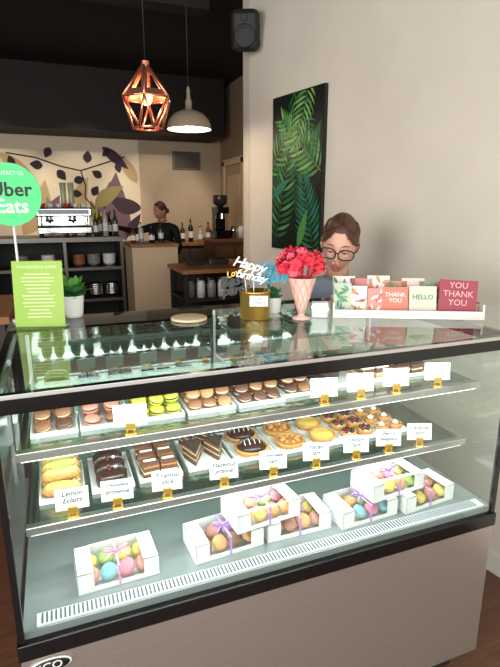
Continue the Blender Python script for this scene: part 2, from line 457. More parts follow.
mac_tray(0.60,0.70,1.25,1.45,z1,['choc','brown'],m_cream)

m_choc=M_('chocolate_glaze',(52,30,22),0.25); m_sponge=M_('sponge_brown',(104,62,38),var=0.25,scale=200,bump=0.4); m_sponl=M_('sponge_light',(206,160,96),var=0.2,scale=200,bump=0.3)
m_pastry=M_('pastry_gold',(196,140,76),var=0.2,scale=120,bump=0.3); m_lemon=M_('lemon_curd',(236,200,96),0.25); m_cherry=M_('cherry',(110,20,26),0.15); m_caramel=M_('caramel',(182,114,54),0.3)
m_grn=M_('eclair_lime',(204,206,96),0.35); m_whip=M_('whip',(240,232,218))
z2=0.843
def tag(x,y,z,txt,rot=0,tilt=-10):
    b=MB()
    b.box(-0.014,0.014,-0.008,0.012,0,0.004,m_gold,0.001)
    b.tube([(-0.009,0.0,0.004),(-0.009,0.0,0.03)],0.0022,m_gold,6); b.tube([(0.009,0.0,0.004),(0.009,0.0,0.03)],0.0022,m_gold,6)
    b.box(-0.012,0.012,-0.003,0.001,0.012,0.03,m_gold,0.0008)
    b.M=T(0,0.0045,0.02)@RX(tilt)
    b.box(-0.040,0.040,-0.001,0.0005,0,0.054,m_card)
    lines=txt.split('\n')
    for i,l in enumerate(lines):
        b.text(l,0.018 if len(l)<9 else 0.0135,m_ink,T(0,-0.0012,0.033+0.008*(len(lines)-1)-0.018*i)@RX(90),shear=0.3,ext=0.0002,off=0.0002)
    b.done('price_tag',(x,y,z),(0,0,R(rot)))
for x,t,r in [(.14,'Pistachio',-8),(.68,'Hazelnut\nmacaron',-12),(.80,'Red velvet\ncake',-14),(.925,'Carrot\ncake',-16),(1.08,'Opera\nslice',-18)]: tag(x,1.163,z1+0.004,t,r)
for x,t,r in [(-.01,'Lemon\nEclairs',-3),(.10,'Chocolate\nbrownie',-6),(.23,'Tiramisu\nslice',-8),(.39,'Hazelnut\npraline',-10),(.54,'Chocolate\ntart',-12),(.68,'Pecan\ntart',-14),(.82,'Lemon\ntart',-16),(.94,'Berry\nfrangipane',-18),(1.06,'Caramel\ntart',-20)]: tag(x,1.197,z2+0.004,t,r)

def eclair(b,x,y,z,rot,m,l=0.1,r=0.019):
    sv=b.M; b.M=sv@T(x,y,z)@RZ(rot)
    pts=[(-l/2+l*i/8,0,0.003*math.sin(math.pi*i/8)) for i in range(9)]
    rad=[r*(0.35+0.65*math.sin(math.pi*min(max(i/8,0.02),0.98))**0.35) if 0<i<8 else r*0.35 for i in range(9)]
    b.tube(pts,rad,m_pastry,12)
    b.tube([(p[0]*0.92,0,p[2]+0.006) for p in pts],[q*0.86 for q in rad],m,12)
    for i in range(6): b.tube([(-l*0.35+i*l*0.14,-r*0.6,r+0.001),(-l*0.35+i*l*0.14+0.01,r*0.6,r+0.001)],0.0015,m_whip,5)
    b.M=sv
b=MB(); plate(b,0.118,0.20)
for j in range(4): eclair(b,0.0,-0.072+j*0.045,0.021,-6,m_grn)
for j in range(3): eclair(b,0.0,-0.045+j*0.045,0.050,4,m_grn)
b.done('eclair_tray',(-0.032,1.385,z2))
b=MB(); plate(b,0.115,0.20)
for j in range(3):
    c=(0.0,-0.055+j*0.06,0.004)
    b.lathe([(0.042,0),(0.044,0.01),(0.043,0.030),(0.034,0.040),(0.001,0.044)],m_choc,24,c=c)
    for k in range(3): b.ell((c[0]+0.012*math.cos(k*2.1),c[1]+0.012*math.sin(k*2.1),c[2]+0.046),(0.005,0.005,0.004),m_cherry if k else m_whip,8,6)
b.done('chocolate_cake_plate',(0.10,1.39,z2))
def slab_slice(b,x,y,z,w,d,layers,rot=0):
    sv=b.M; b.M=sv@T(x,y,z)@RZ(rot); h=0
    for m,t in layers:
        b.box(-w/2,w/2,-d/2,d/2,h,h+t,m,0.0012,1); h+=t
    b.M=sv; return h
b=MB(); plate(b,0.125,0.2)
for i in range(2):
    for j in range(3):
        h=slab_slice(b,-0.027+i*0.054,-0.062+j*0.062,0.004,0.047,0.05,[(m_sponge,0.014),(m_cream,0.006),(m_sponge,0.012),(m_caramel,0.004),(m_sponge,0.006)],random.uniform(-6,6))
        b.box(-0.045+i*0.054,-0.009+i*0.054,-0.066+j*0.062,-0.058+j*0.062,h+0.004,h+0.009,m_whip,0.002)
b.done('tiramisu_slice_plate',(0.235,1.40,z2))
def wedge(b,x,y,z,rot,r,ang,layers):
    sv=b.M; b.M=sv@T(x,y,z)@RZ(rot); h=0
    for m,t in layers:
        pts=[(0,0,h)]+[(r*math.cos(R(-ang/2+ang*k/6)),r*math.sin(R(-ang/2+ang*k/6)),h) for k in range(7)]
        b.poly(pts,m,(0,0,t)); h+=t
    b.M=sv
b=MB(); plate(b,0.135,0.2)
for (x,y,r_) in [(-0.040,-0.08,85),(0.035,-0.075,88),(-0.030,0.015,85),(0.035,0.018,95)]:
    wedge(b,x,y,0.004,r_,0.08,44,[(m_sponge,0.016),(m_cream,0.004),(m_sponge,0.014),(m_cream,0.004),(m_sponge,0.010),(m_choc,0.004)])
b.done('chocolate_cake_slice_plate',(0.385,1.41,z2))
def tart(b,x,y,z,r,fill,top=None):
    b.lathe([(r*0.8,0),(r,0.016),(r,0.021),(r*0.88,0.021),(r*0.86,0.015)],m_pastry,20,c=(x,y,z),cap=False)
    b.lathe([(r*0.9,0.015),(r*0.6,0.020),(0.001,0.022)],fill,20,c=(x,y,z),cap=False)
    if top=='cherry':
        for k in range(5): b.ell((x+r*0.5*math.cos(k*1.257),y+r*0.5*math.sin(k*1.257),z+0.024),(0.008,0.008,0.007),m_cherry if k%2 else m_choc,8,6)
    if top=='nut':
        for k in range(8): b.ell((x+r*0.5*math.cos(k*.785),y+r*0.5*math.sin(k*.785),z+0.022),(0.011,0.006,0.005),m_pastry,8,6,rot=Matrix.Rotation(k*.785,3,'Z'))
    if top=='whip':
        b.lathe([(0.011,0),(0.010,0.005),(0.005,0.009),(0.001,0.013)],m_whip,12,c=(x,y,z+0.020))
    if top=='drizzle':
        b.ell((x,y,z+0.02),(r*0.8,r*0.8,0.02),fill,16,8)
        for k in range(4): b.tube([(x-r*0.45+k*r*0.3-0.004,y-r*0.4,z+0.0365),(x-r*0.45+k*r*0.3,y,z+0.041),(x-r*0.45+k*r*0.3+0.004,y+r*0.4,z+0.0365)],0.0012,m_whip,5)
def tartplate(name,x,w,fill,top,r=0.046,d=0.2,y=1.41,zz=z2,nx=1,ny=2):
    b=MB(); plate(b,w,d)
    for i in range(nx):
        for j in range(ny):
            tart(b,-w/2+(i+0.5)*w/nx,-d/2+(j+0.5)*d/ny,0.004,min(r,w/nx/2-0.004),fill,top)
    b.done(name,(x,y,zz))
tartplate('chocolate_tart_plate',0.535,0.135,m_choc,'drizzle',0.055)
tartplate('pecan_tart_plate',0.67,0.12,m_caramel,'nut',0.050)
tartplate('lemon_tart_plate',0.79,0.11,m_lemon,None,0.046)
tartplate('cherry_tart_plate',0.915,0.13,m_cream,'cherry',0.032,nx=2,ny=3)
tartplate('caramel_tart_plate',1.045,0.115,m_caramel,'whip',0.034,nx=2,ny=3)
b=MB(); plate(b,0.135,0.19)
b.lathe([(0.058,0),(0.059,0.045),(0.055,0.052),(0.001,0.053)],m_choc,28,c=(0,0.01,0.004))
for k in range(8): b.ell((0.04*math.cos(k*.785),0.01+0.04*math.sin(k*.785),0.060),(0.009,0.009,0.008),m_whip if k%2 else m_cherry,8,6)
b.done('chocolate_cake_plate',(0.79,1.37,z1))
b=MB(); plate(b,0.12,0.19)
for i in range(2):
    for j in range(3): slab_slice(b,-0.027+i*0.054,-0.06+j*0.06,0.004,0.046,0.05,[(m_sponl,0.016),(m_cream,0.006),(m_sponge,0.016),(m_whip,0.008)],random.uniform(-5,5))
b.done('carrot_cake_slice_plate',(0.935,1.37,z1))
b=MB(); plate(b,0.12,0.19)
for i in range(2):
    for j in range(3): slab_slice(b,-0.027+i*0.054,-0.06+j*0.06,0.004,0.046,0.05,[(m_sponge,0.015),(m_cream,0.005),(m_sponge,0.014),(m_choc,0.007)],random.uniform(-5,5))
b.done('opera_cake_slice_plate',(1.075,1.37,z1))

# gift boxes
m_rib=mat('ribbon_lilac',(184,140,208),0.35); m_rib2=mat('ribbon_pink',(228,150,186),0.35)
def bow(b,z,m):
    for sx in (1,-1):
        pts=[(0,0,0),(sx*0.016,-0.004,0.014),(sx*0.030,0,0.015),(sx*0.032,0.004,0.004),(sx*0.014,0.003,0.0),(0,0,0.001)]
        b.tube([(p[0],p[1],p[2]+z) for p in pts],0.0026,m,6)
        b.tube([(0,0,z),(sx*0.016,-0.014,z+0.005),(sx*0.030,-0.03,z+0.001)],0.0020,m,6)
    b.ell((0,0,z+0.003),(0.005,0.005,0.004),m,8,6)
def gift(x,y,z,rot,cols,rib=None):
    b=MB(); w,d,h=0.205,0.115,0.056; rib=rib or m_rib
    b.box(-w/2,w/2,-d/2,d/2,0,0.003,m_card)
    for s in (-1,1):
        xa_=s*w/2; xb_=s*(w/2-0.04); x0,x1=min(xa_,xb_),max(xa_,xb_)
        b.box(x0,x1,-d/2,-d/2+0.002,0.003,h,m_card); b.box(x0,x1,d/2-0.002,d/2,0.003,h,m_card)
        b.box(x0,x1,-d/2,d/2,h-0.002,h,m_card)
        b.box(min(xa_,xa_-s*0.002),max(xa_,xa_-s*0.002),-d/2,d/2,0.003,h,m_card)
    b.box(-w/2+0.04,w/2-0.04,-d/2,-d/2+0.002,0.003,0.013,m_card); b.box(-w/2+0.04,w/2-0.04,d/2-0.002,d/2,0.003,h,m_card)
    b.add([(-w/2+0.04,-d/2+.001,0.013),(w/2-0.04,-d/2+.001,0.013),(w/2-0.04,-d/2+.001,h),(-w/2+0.04,-d/2+.001,h)],[[0,1,2,3]],m_acr)
    b.add([(-w/2+0.04,-d/2,h-.001),(w/2-0.04,-d/2,h-.001),(w/2-0.04,d/2,h-.001),(-w/2+0.04,d/2,h-.001)],[[0,1,2,3]],m_acr)
    k=0
    for i in range(4):
        for j in range(2):
            macaron(b,T(-0.068+i*0.045,-0.030+j*0.054,0.027)@RX(30+random.uniform(-8,8))@RY(random.uniform(-22,22)),cols[k%len(cols)],0.0215); k+=1
    b.box(-0.003,0.003,-d/2-0.0012,d/2+0.0012,h,h+0.001,rib); b.box(-0.003,0.003,-d/2-0.0012,-d/2,0,h,rib)
    bow(b,h+0.002,rib)
    b.done('macaron_gift_box',(x,y,z),(0,0,R(rot)))
zd=0.665
gift(0.085,1.195,zd,2,['pink','yellow','blue','lime','rose','yellow'],m_rib2)
gift(0.385,1.20,zd,4,['brown','lav','orange','pink'])
gift(0.607,1.205,zd,-1,['orange','tan','pink','yellow'])
gift(0.505,1.21,zd+0.0575,6,['orange','rose','yellow','pink','orange','lime'])
gift(0.835,1.185,zd,3,['rose','lime','blue','orange'])
gift(1.06,1.185,zd,5,['pink','lav','yellow','orange'])
gift(0.945,1.20,zd+0.0575,5,['rose','lime','yellow','pink','orange'])

# ------------------------------------------------------------ things on top
b=MB()
m_lime=mat('menu_lime',(150,188,70),0.5); m_lime2=mat('menu_text',(230,240,196),0.6)
b.box(-0.08,0.08,-0.035,0.035,0,0.003,m_acr)
b.M=RX(-6)
b.add([(-0.078,-0.003,0.002),(0.078,-0.003,0.002),(0.078,-0.003,0.209),(-0.078,-0.003,0.209)],[[0,1,2,3]],m_acr); b.box(-0.075,0.075,-0.0008,0.0008,0.003,0.205,m_lime)
b.text('MACARONS & CAKES',0.012,m_lime2,T(0,-0.0012,0.187)@RX(90),ext=0.0001)
for i in range(13):
    w=0.03+0.02*random.random(); b.box(-w,w,-0.0013,-0.0009,0.032+i*0.011,0.0345+i*0.011,m_lime2)
b.done('menu_card_stand',(-0.055,1.655,ZT),(0,0,R(-16)))
b=MB(); m_sg=mat('sign_green',(60,196,110),0.4,emit=0.1)
b.cyl((0,0,0),0.035,0.006,m_white,24)
b.tube([(0,0,0.004),(0,0,0.33)],0.004,m_white,8)
b.M=T(0,-0.006,0.402)@RX(90)
b.lathe([(0.095,0),(0.095,0.004)],m_sg,40,smooth=False)
b.text('Uber',0.060,m_blackm,T(0.005,0.014,0.005),off=0.001); b.text('Eats',0.060,m_white,T(0.005,-0.036,0.005),off=0.001); b.text('CONTACT US',0.015,m_white,T(0,0.064,0.005))
b.done('round_counter_sign',(-0.108,1.785,ZT),(0,0,R(-12)))
def leafmesh(b,base,ang,el,ln,wd,m):
    c=Vector((math.cos(ang)*math.cos(el),math.sin(ang)*math.cos(el),math.sin(el)))
    side=Vector((-math.sin(ang),math.cos(ang),0)); nrm=c.cross(side)
    B0=Vector(base); vs=[];n=5
    for i in range(n+1):
        t=i/n; p=B0+c*ln*t-Vector((0,0,1))*(ln*0.25*t*t); w=wd*math.sin(math.pi*min(0.98,0.1+0.88*t))
        vs+= [p-side*w-nrm*w*0.3,p,p+side*w-nrm*w*0.3]
    fs=[]
    for i in range(n):
        for k in (0,1): fs.append([i*3+k,i*3+k+1,i*3+k+4,i*3+k+3])
    b.add(vs,fs,m,True)
m_pg=mat('plant_green',(88,156,62),0.5); m_pg2=mat('plant_green_dark',(52,116,60),0.5); m_soil=mat('soil',(50,36,26),0.9)
def pot_plant(name,x,y,s,m1,m2,n=34):
    b=MB()
    b.lathe([(0.026*s,0),(0.03*s,0.01*s),(0.036*s,0.07*s),(0.037*s,0.075*s),(0.033*s,0.075*s),(0.031*s,0.06*s)],m_white,24)
    b.lathe([(0.032*s,0.064*s),(0.001,0.066*s)],m_soil,24,cap=False)
    for i in range(n):
        a=random.uniform(0,6.28); e=random.uniform(0.3,1.4)
        z=random.uniform(0.062,0.11)*s
        leafmesh(b,(0.01*s*math.cos(a),0.01*s*math.sin(a),z),a,e,random.uniform(0.04,0.07)*s,0.013*s,random.choice([m1,m2]))
    b.done(name,(x,y,ZT))
pot_plant('potted_plant',0.05,1.785,1.0,m_pg,m_pg2,46)
pot_plant('potted_plant',0.715,1.60,0.75,m_pg2,mat('plant_teal',(70,150,120),0.5),26)
b=MB(); b.lathe([(0.055,0),(0.06,0.002),(0.06,0.008),(0.056,0.010),(0.001,0.010)],mat('coaster_birch',(226,206,172),0.5,var=0.08,scale=40),32); b.done('round_wooden_coaster',(0.405,1.60,ZT))
# gold tin with toppers
b=MB()
b.lathe([(0.048,0),(0.05,0.003),(0.05,0.088),(0.053,0.091),(0.053,0.095),(0.048,0.095),(0.047,0.01),(0.001,0.008)],m_gold,32)
b.M=RZ(-20)
b.box(-0.015,0.045,-0.056,-0.0545,0.050,0.085,m_card); b.text('Cake\nToppers',0.012,m_ink,T(0.015,-0.0563,0.069)@RX(90),ext=0.0001)
m_tw=mat('topper_white',(240,236,228),0.4); m_tt=mat('topper_teal',(30,140,166),0.4); m_tb=mat('topper_black',(18,18,20),0.4); m_tg=mat('topper_goldglitter',(214,170,80),0.35,0.7)
for x,y,tx,tz,m in [(-0.02,-0.02,-0.035,0.16,m_tw),(0.0,-0.02,-0.005,0.15,m_tw),(0.02,0,0.04,0.15,m_tt),(-0.03,0.01,-0.07,0.12,m_tb),(-0.02,0.02,-0.06,0.14,m_tb),(0.03,0.02,0.055,0.13,m_tt)]:
    b.tube([(x,y,0.02),(tx,y,tz)],0.0015,m,5)
b.text('Happy',0.046,m_tw,T(-0.018,-0.030,0.182)@RX(90)@RZ(-14),ext=0.0015,shear=0.35,space=0.88,off=0.0006)
b.text('birthday',0.036,m_tw,T(-0.012,-0.031,0.145)@RX(90)@RZ(-12),ext=0.0015,shear=0.35,space=0.85,off=0.0005)
b.text('Happy',0.046,m_tt,T(0.062,0.0,0.172)@RX(90)@RZ(8),ext=0.0015,shear=0.35,space=.88,off=0.003)
b.text('Birthday',0.040,m_tt,T(0.052,0.0,0.136)@RX(90)@RZ(8),ext=0.0015,shear=0.35,space=.88,off=0.003)
b.text('Best',0.05,m_tb,T(-0.078,-0.005,0.125)@RX(90)@RZ(14),ext=0.0015,shear=0.35,off=0.002)
b.text('party',0.042,m_tb,T(-0.066,-0.008,0.096)@RX(90)@RZ(10),ext=0.0015,shear=0.35,off=0.002)
b.text('Love',0.030,m_tg,T(-0.070,0.01,0.150)@RX(90)@RZ(20),ext=0.0015,shear=.35,off=0.0005)
b.done('gold_tin_with_cake_toppers',(0.62,1.545,ZT),(0,0,R(-4)))
# cone vase with coral flowers
b=MB(); m_cone=mat('cone_blush',(228,186,172),0.45); m_cone2=mat('cone_lattice',(202,150,134),0.5)
b.lathe([(0.03,0),(0.032,0.004),(0.012,0.012),(0.010,0.018),(0.045,0.135),(0.047,0.14),(0.042,0.138),(0.01,0.03)],m_cone,28,cap=True)
for k in range(10):
    for sgn in (1,-1):
        pts=[]
        for i in range(7):
            t=i/6; r=0.0105+(0.0355)*t; a=k*0.628+sgn*t*1.3; pts.append((r*math.cos(a),r*math.sin(a),0.018+0.118*t))
        b.tube(pts,0.0011,m_cone2,5)
m_cor=mat('coral_red',(232,56,74),0.6); m_cor2=mat('coral_deep',(208,34,58),0.6); m_cor3=mat('coral_pink',(242,92,114),0.6)
def ruffle(b,c,R0,m,ax):
    M=T(*c)@ax
    vs=[];fs=[];n=30
    for i in range(n):
        a=2*math.pi*i/n
        vs.append((0.002*math.cos(a),0.002*math.sin(a),0)); 
        vs.append((R0*0.55*math.cos(a),R0*0.55*math.sin(a),R0*0.3))
        vs.append((R0*math.cos(a)*(1+0.08*math.sin(5*a)),R0*math.sin(a)*(1+0.08*math.sin(5*a)),R0*0.45+R0*0.28*math.sin(6*a)))
    for i in range(n):
        j=(i+1)%n
        for k in (0,1): fs.append([i*3+k,j*3+k,j*3+k+1,i*3+k+1])
    sv=b.M; b.M=sv@M; b.add(vs,fs,m,True); b.M=sv
for k in range(76):
    th=random.uniform(0,6.28); ph=math.acos(random.uniform(-0.25,1)); rr=random.uniform(0.65,1.0)
    d=Vector((math.sin(ph)*math.cos(th),math.sin(ph)*math.sin(th),math.cos(ph)))
    c=(d.x*0.086*rr-0.006,d.y*0.066*rr,0.178+d.z*0.056*rr)
    q=d.to_track_quat('Z','Y').to_matrix().to_4x4()
    ruffle(b,c,random.uniform(0.012,0.020),random.choice([m_cor,m_cor2,m_cor3,m_cor]),q)
    if k%3==0: b.tube([(0,0,0.1),(c[0]*0.6,c[1]*0.6,0.15),c],0.0018,m_cor2,5)
b.done('cone_vase_with_coral_flowers',(0.760,1.475,ZT))
b=MB()
for (x0,x1,y0,y1) in ((-.030,.030,-.03,-.028),(-.030,.030,.028,.03),(-.030,-.028,-.028,.028),(.028,.030,-.028,.028)): b.box(x0,x1,y0,y1,0,0.045,m_acr)
b.box(-.028,.028,-.028,.028,0,0.002,m_acr)
for i in range(6): b.box(-.026,.026,-.024+i*.008,-.0225+i*.008,0.002,0.05,m_card)
b.done('acrylic_card_box',(0.835,1.485,ZT),(0,0,R(-26)))
# greeting card rack
b=MB(); Lr=0.50; D=0.11
m_rack=mat('rack_white',(228,220,210),0.35)
b.box(0,Lr,0,D,0,0.006,m_rack); b.box(0,Lr,0,0.006,0.006,0.028,m_rack,0.002); b.box(0,Lr,D-0.006,D,0.006,0.06,m_rack,0.002)
b.box(0,0.006,0.006,D-0.006,0.006,0.05,m_rack); b.box(Lr-0.006,Lr,0.006,D-0.006,0.006,0.05,m_rack)
b.box(0.006,Lr-0.006,0.05,0.054,0.006,0.045,m_rack)
def card(x,w,h,y,col,txt=None,tc=None,tilt=-12,ry=0,rz=0,size=0.02,deco=None):
    sv=b.M; b.M=sv@T(x,y,0.007)@RZ(rz)@RX(tilt)@RY(ry)
    m=mat('card_%d_%d_%d'%col,col,0.6)
    b.box(0,w,-0.0015,0.0015,0,h,m)
    if txt: b.text(txt,size,tc,T(w/2,-0.003,h*0.62)@RX(90),ext=0.0002,off=0.0002)
    if deco:
        for i in range(12):
            a=R(random.uniform(20,160)); cx_=w*random.uniform(0.1,0.9); cz_=h*random.uniform(0.02,0.8)
            p=cliprect(leafpts(cx_,cz_,a,h*0.28,h*0.09,6),0.002,w-0.002,0.002,h-0.002)
            if p: b.poly([(u,-0.0016-0.00008*i,v) for u,v in p],random.choice(deco))
    b.M=sv
cw=m_card; cred=mat('card_ink_rose',(200,96,102),0.6); cgr=mat('card_ink_green',(96,142,96),0.6); cte=mat('card_ink_teal',(90,156,154),0.6); cor_=mat('card_ink_orange',(224,142,98),0.6)
for i,(c,h) in enumerate([((240,234,224),.125),((210,130,134),.118),((238,228,216),.128),((196,146,112),.11),((232,206,196),.12),((140,172,148),.11),((236,210,188),.11),((214,136,140),.105)]):
    card(0.005+i*0.060,0.078,h,0.078,c,'',None,-16,rz=0,deco=[cgr,cte] if i%3==0 else ([cor_,cred] if i%3==2 else None))
card(0.005,0.06,0.105,0.038,(190,200,176),'best\nwishes',cgr,size=0.013,deco=[cgr,cte])
card(0.060,0.06,0.095,0.045,(246,238,228),'',cred,size=0.02,deco=[cred,cor_,cgr])
card(0.120,0.05,0.090,0.030,(222,142,132),'',None,deco=[cw,cred])
card(0.170,0.085,0.095,0.028,(214,124,104),'THANK\nYOU',cw,size=0.020)
card(0.258,0.09,0.10,0.024,(208,204,184),'HELLO',cgr,size=0.023)
card(0.352,0.125,0.125,0.022,(156,62,78),'YOU\nTHANK\nYOU',mat('card_ink_blush',(232,176,170),0.6),size=0.029,ry=3)
b.done('greeting_card_rack',(0.868,1.452,ZT),(0,0,R(-26)))

# ------------------------------------------------------------ back of house
b=MB()
b.box(-0.6,0.69,5.4,6.0,1.27,1.32,m_steeld,0.003)
b.box(-0.6,-0.57,5.42,6.0,0,1.27,m_steeld); b.box(0.1,0.13,5.42,6.0,0,1.27,m_steeld); b.box(0.66,0.69,5.42,6.0,0,1.27,m_steeld)
b.box(-0.57,0.66,5.95,6.0,0,1.27,m_blackm)
for z in (0.3,0.65,0.98): b.box(-0.57,0.66,5.44,5.95,z,z+0.03,m_steeld)
b.done('bar_shelving_unit')
def bowlstack(x,y,z,n=4,r=0.06,m=None):
    b=MB()
    for i in range(n):
        b.lathe([(r*0.4,0.02*i),(r*0.8,0.02*i+0.02),(r,0.02*i+0.045),(r*0.95,0.02*i+0.045),(r*0.4,0.02*i+0.01)],m or m_white,20)
    b.done('bowl_stack',(x,y,z))
mcl=mat('crockery_amber',(150,96,60),0.3); mcg=mat('crockery_grey',(140,136,130),0.3)
for x,mm in ((-0.05,m_white),(0.25,mcl),(0.40,mcg),(0.56,m_white),(-0.3,mcg)): bowlstack(x,5.6,1.01,5,0.07,mm)
for x in (0.22,0.4,0.57,-0.1): bowlstack(x,5.6,0.68,6,0.08,m_chrome)
b=MB()
b.box(-0.26,0.26,-0.2,0.2,0.03,0.10,m_chrome,0.01); b.box(-0.26,0.26,0.0,0.2,0.10,0.26,m_chrome,0.01); b.box(-0.27,0.27,-0.2,0.2,0.20,0.29,m_chrome,0.015)
b.box(-0.24,0.24,-0.202,-0.198,0.225,0.27,mat('panel_grey',(90,92,96),0.3,0.8))
for x in (-0.14,0.08):
    b.cyl((x,-0.1,0.16),0.035,0.05,m_chrome); b.cyl((x,-0.1,0.150),0.04,0.02,m_blackm); b.tube([(x,-0.13,0.16),(x,-0.26,0.15)],[0.01,0.014],m_blackm)
for x in (-0.22,0.22): b.tube([(x,-0.17,0.21),(x,-0.21,0.16),(x,-0.2,0.11)],0.006,m_chrome)
for x in (-0.23,0.23):
    for y in (-0.16,0.16): b.cyl((x,y,0),0.02,0.03,m_blackm)
for i in range(6):
    for k in range(2): b.lathe([(0.025,0),(0.033,0.04),(0.031,0.04),(0.023,0.004)],m_white if (i+k)%3 else mat('cup_red',(190,50,50),0.4),14,c=(-0.2+i*0.08,-0.08+k*0.1,0.29))
b.box(-0.26,0.26,-0.19,-0.01,0.10,0.105,m_blackm)
b.done('espresso_machine',(0.14,5.70,1.32),(0,0,0))
def bottle(x,y,z,h,r,m,cap):
    b=MB()
    b.lathe([(r,0),(r,h*0.6),(r*0.8,h*0.68),(r*0.32,h*0.76),(r*0.3,h*0.92)],m,16); b.cyl((0,0,h*0.92),r*0.36,h*0.08,cap,12)
    b.cyl((0,0,h*0.18),r*1.02,h*0.28,m_card,16)
    b.done('bottle',(x,y,z))
bc=[mat('bottle_green',(40,70,44),0.15),mat('bottle_amber',(110,60,24),0.15),mat('bottle_clear',(180,180,170),0.15),mat('bottle_dark',(28,24,24),0.15)]
for i,x in enumerate((0.44,0.49,0.54,0.59,0.64)): bottle(x,5.56+0.09*(i%2),1.32,0.24+0.03*(i%3),0.028,bc[i%4],m_black)
for i,x in enumerate((0.75,0.84,0.93,1.04)): bottle(x,5.08+0.09*(i%2),1.27,0.16+0.04*(i%2),0.028,bc[(i+1)%4],m_black)
for i,x in enumerate((0.16,0.24)):
    b=MB(); b.lathe([(0.03,0),(0.034,0.02),(0.028,0.42),(0.034,0.55),(0.031,0.55),(0.025,0.42),(0.03,0.03)],mat('vase_pale',(190,200,160),0.3),18); b.done('tall_vase',(x,5.955,1.32)) 
b=MB()
b.box(0.0,0.44,0,0.5,0,1.24,mat('partition_cream',(206,182,150),0.6),0.004); b.box(-0.01,0.45,-0.01,0.51,1.24,1.27,m_wood,0.003)
b.done('service_counter',(0.70,4.86,0))
b=MB()
b.box(1.02,1.9,4.2,4.82,1.05,1.085,m_wood,0.003)
for x in (1.04,1.84):
    for y in (4.23,4.75): b.box(x,x+0.04,y,y+0.04,0,1.05,m_blackm)
b.box(1.04,1.88,4.22,4.80,0.80,0.82,m_blackm); b.box(1.04,1.88,4.22,4.80,0.35,0.37,m_blackm)
b.box(1.06,1.86,4.78,4.80,0.37,1.04,mat('cabinet_dark',(52,38,30),0.5))
b.done('prep_table')
for i in range(5):
    b=MB(); b.lathe([(0.04,0),(0.04,0.12),(0.03,0.14),(0.03,0.155)],m_white if i%2 else mat('jar_grey',(150,150,140),0.2),16); b.cyl((0,0,0.155),0.034,0.02,m_chrome,16); b.done('storage_jar',(1.12+i*0.1,4.35,0.82))
for i in range(3):
    b=MB(); b.box(-0.08,0.08,-0.06,0.06,0,0.05,[m_blackm,m_steeld,m_wood][i],0.006); b.box(-0.075,0.075,-0.055,0.055,0.05,0.062,m_blackm,0.004); b.done('storage_box',(1.25+i*0.2,4.62,1.085))
b=MB(); b.box(1.82,2.40,5.9,6.35,1.2,1.24,m_wood,0.003); b.box(1.84,2.40,5.93,6.35,0,1.2,mat('cabinet_wood',(104,68,44),0.5)); 
for i in range(2): b.box(1.87+i*0.27,2.10+i*0.27,5.92,5.93,0.1,1.15,mat('cabinet_wood_panel',(128,86,54),0.5),0.004); b.tube([(2.08+i*0.05,5.91,0.8),(2.08+i*0.05,5.91,0.95)],0.006,m_chrome)
b.done('side_cabinet')
b=MB(); b.box(-0.8,2.3,6.85,7.4,1.10,1.14,m_wood,0.003); b.box(-0.78,2.28,6.89,7.4,0,1.10,mat('cabinet_dark',(52,38,30),0.5)); 
for i in range(6): b.box(-0.75+i*0.51,-0.28+i*0.51,6.875,6.89,0.1,1.05,mat('cabinet_panel',(70,50,38),0.5),0.004)
b.done('back_counter')
for i,x in enumerate((1.62,1.74,1.86,2.0,2.12)): bottle(x,7.1,1.14,0.22+0.05*(i%3),0.035,bc[(i*3+1)%4],m_black)
b=MB()
b.box(-0.1,0.1,-0.12,0.12,0,0.1,m_black,0.01); b.box(-0.07,0.07,0.0,0.12,0.1,0.36,m_black,0.01); b.box(-0.08,0.08,-0.12,0.1,0.3,0.38,m_black,0.01)
b.lathe([(0.03,0.38),(0.085,0.42),(0.09,0.50),(0.085,0.52)],mat('hopper_smoke',(60,50,44),0.2),20); b.cyl((0,-0.08,0.24),0.03,0.07,m_chrome)
b.done('coffee_grinder',(1.98,6.1,1.24))
for i in range(3):
    b=MB(); b.lathe([(0.04,0),(0.045,0.1),(0.04,0.13),(0.02,0.15)],[m_chrome,m_white,m_blackm][i],16); b.tube([(0.04,0,0.1),(0.075,0,0.09),(0.04,0,0.03)],0.005,[m_chrome,m_white,m_blackm][i]); b.done('coffee_pot',(2.14+i*0.10,6.05,1.24))
b=MB(); b.box(-1.6,-0.22,2.6,3.3,1.06,1.10,m_wood,0.004); b.box(-1.58,-0.25,2.65,3.28,0,1.06,mat('cabinet_dark',(52,38,30),0.5)); 
for i in range(3): b.box(-1.55+i*0.43,-1.16+i*0.43,2.64,2.65,0.1,1.0,mat('cabinet_panel',(70,50,38),0.5),0.004)
b.done('wooden_side_counter')

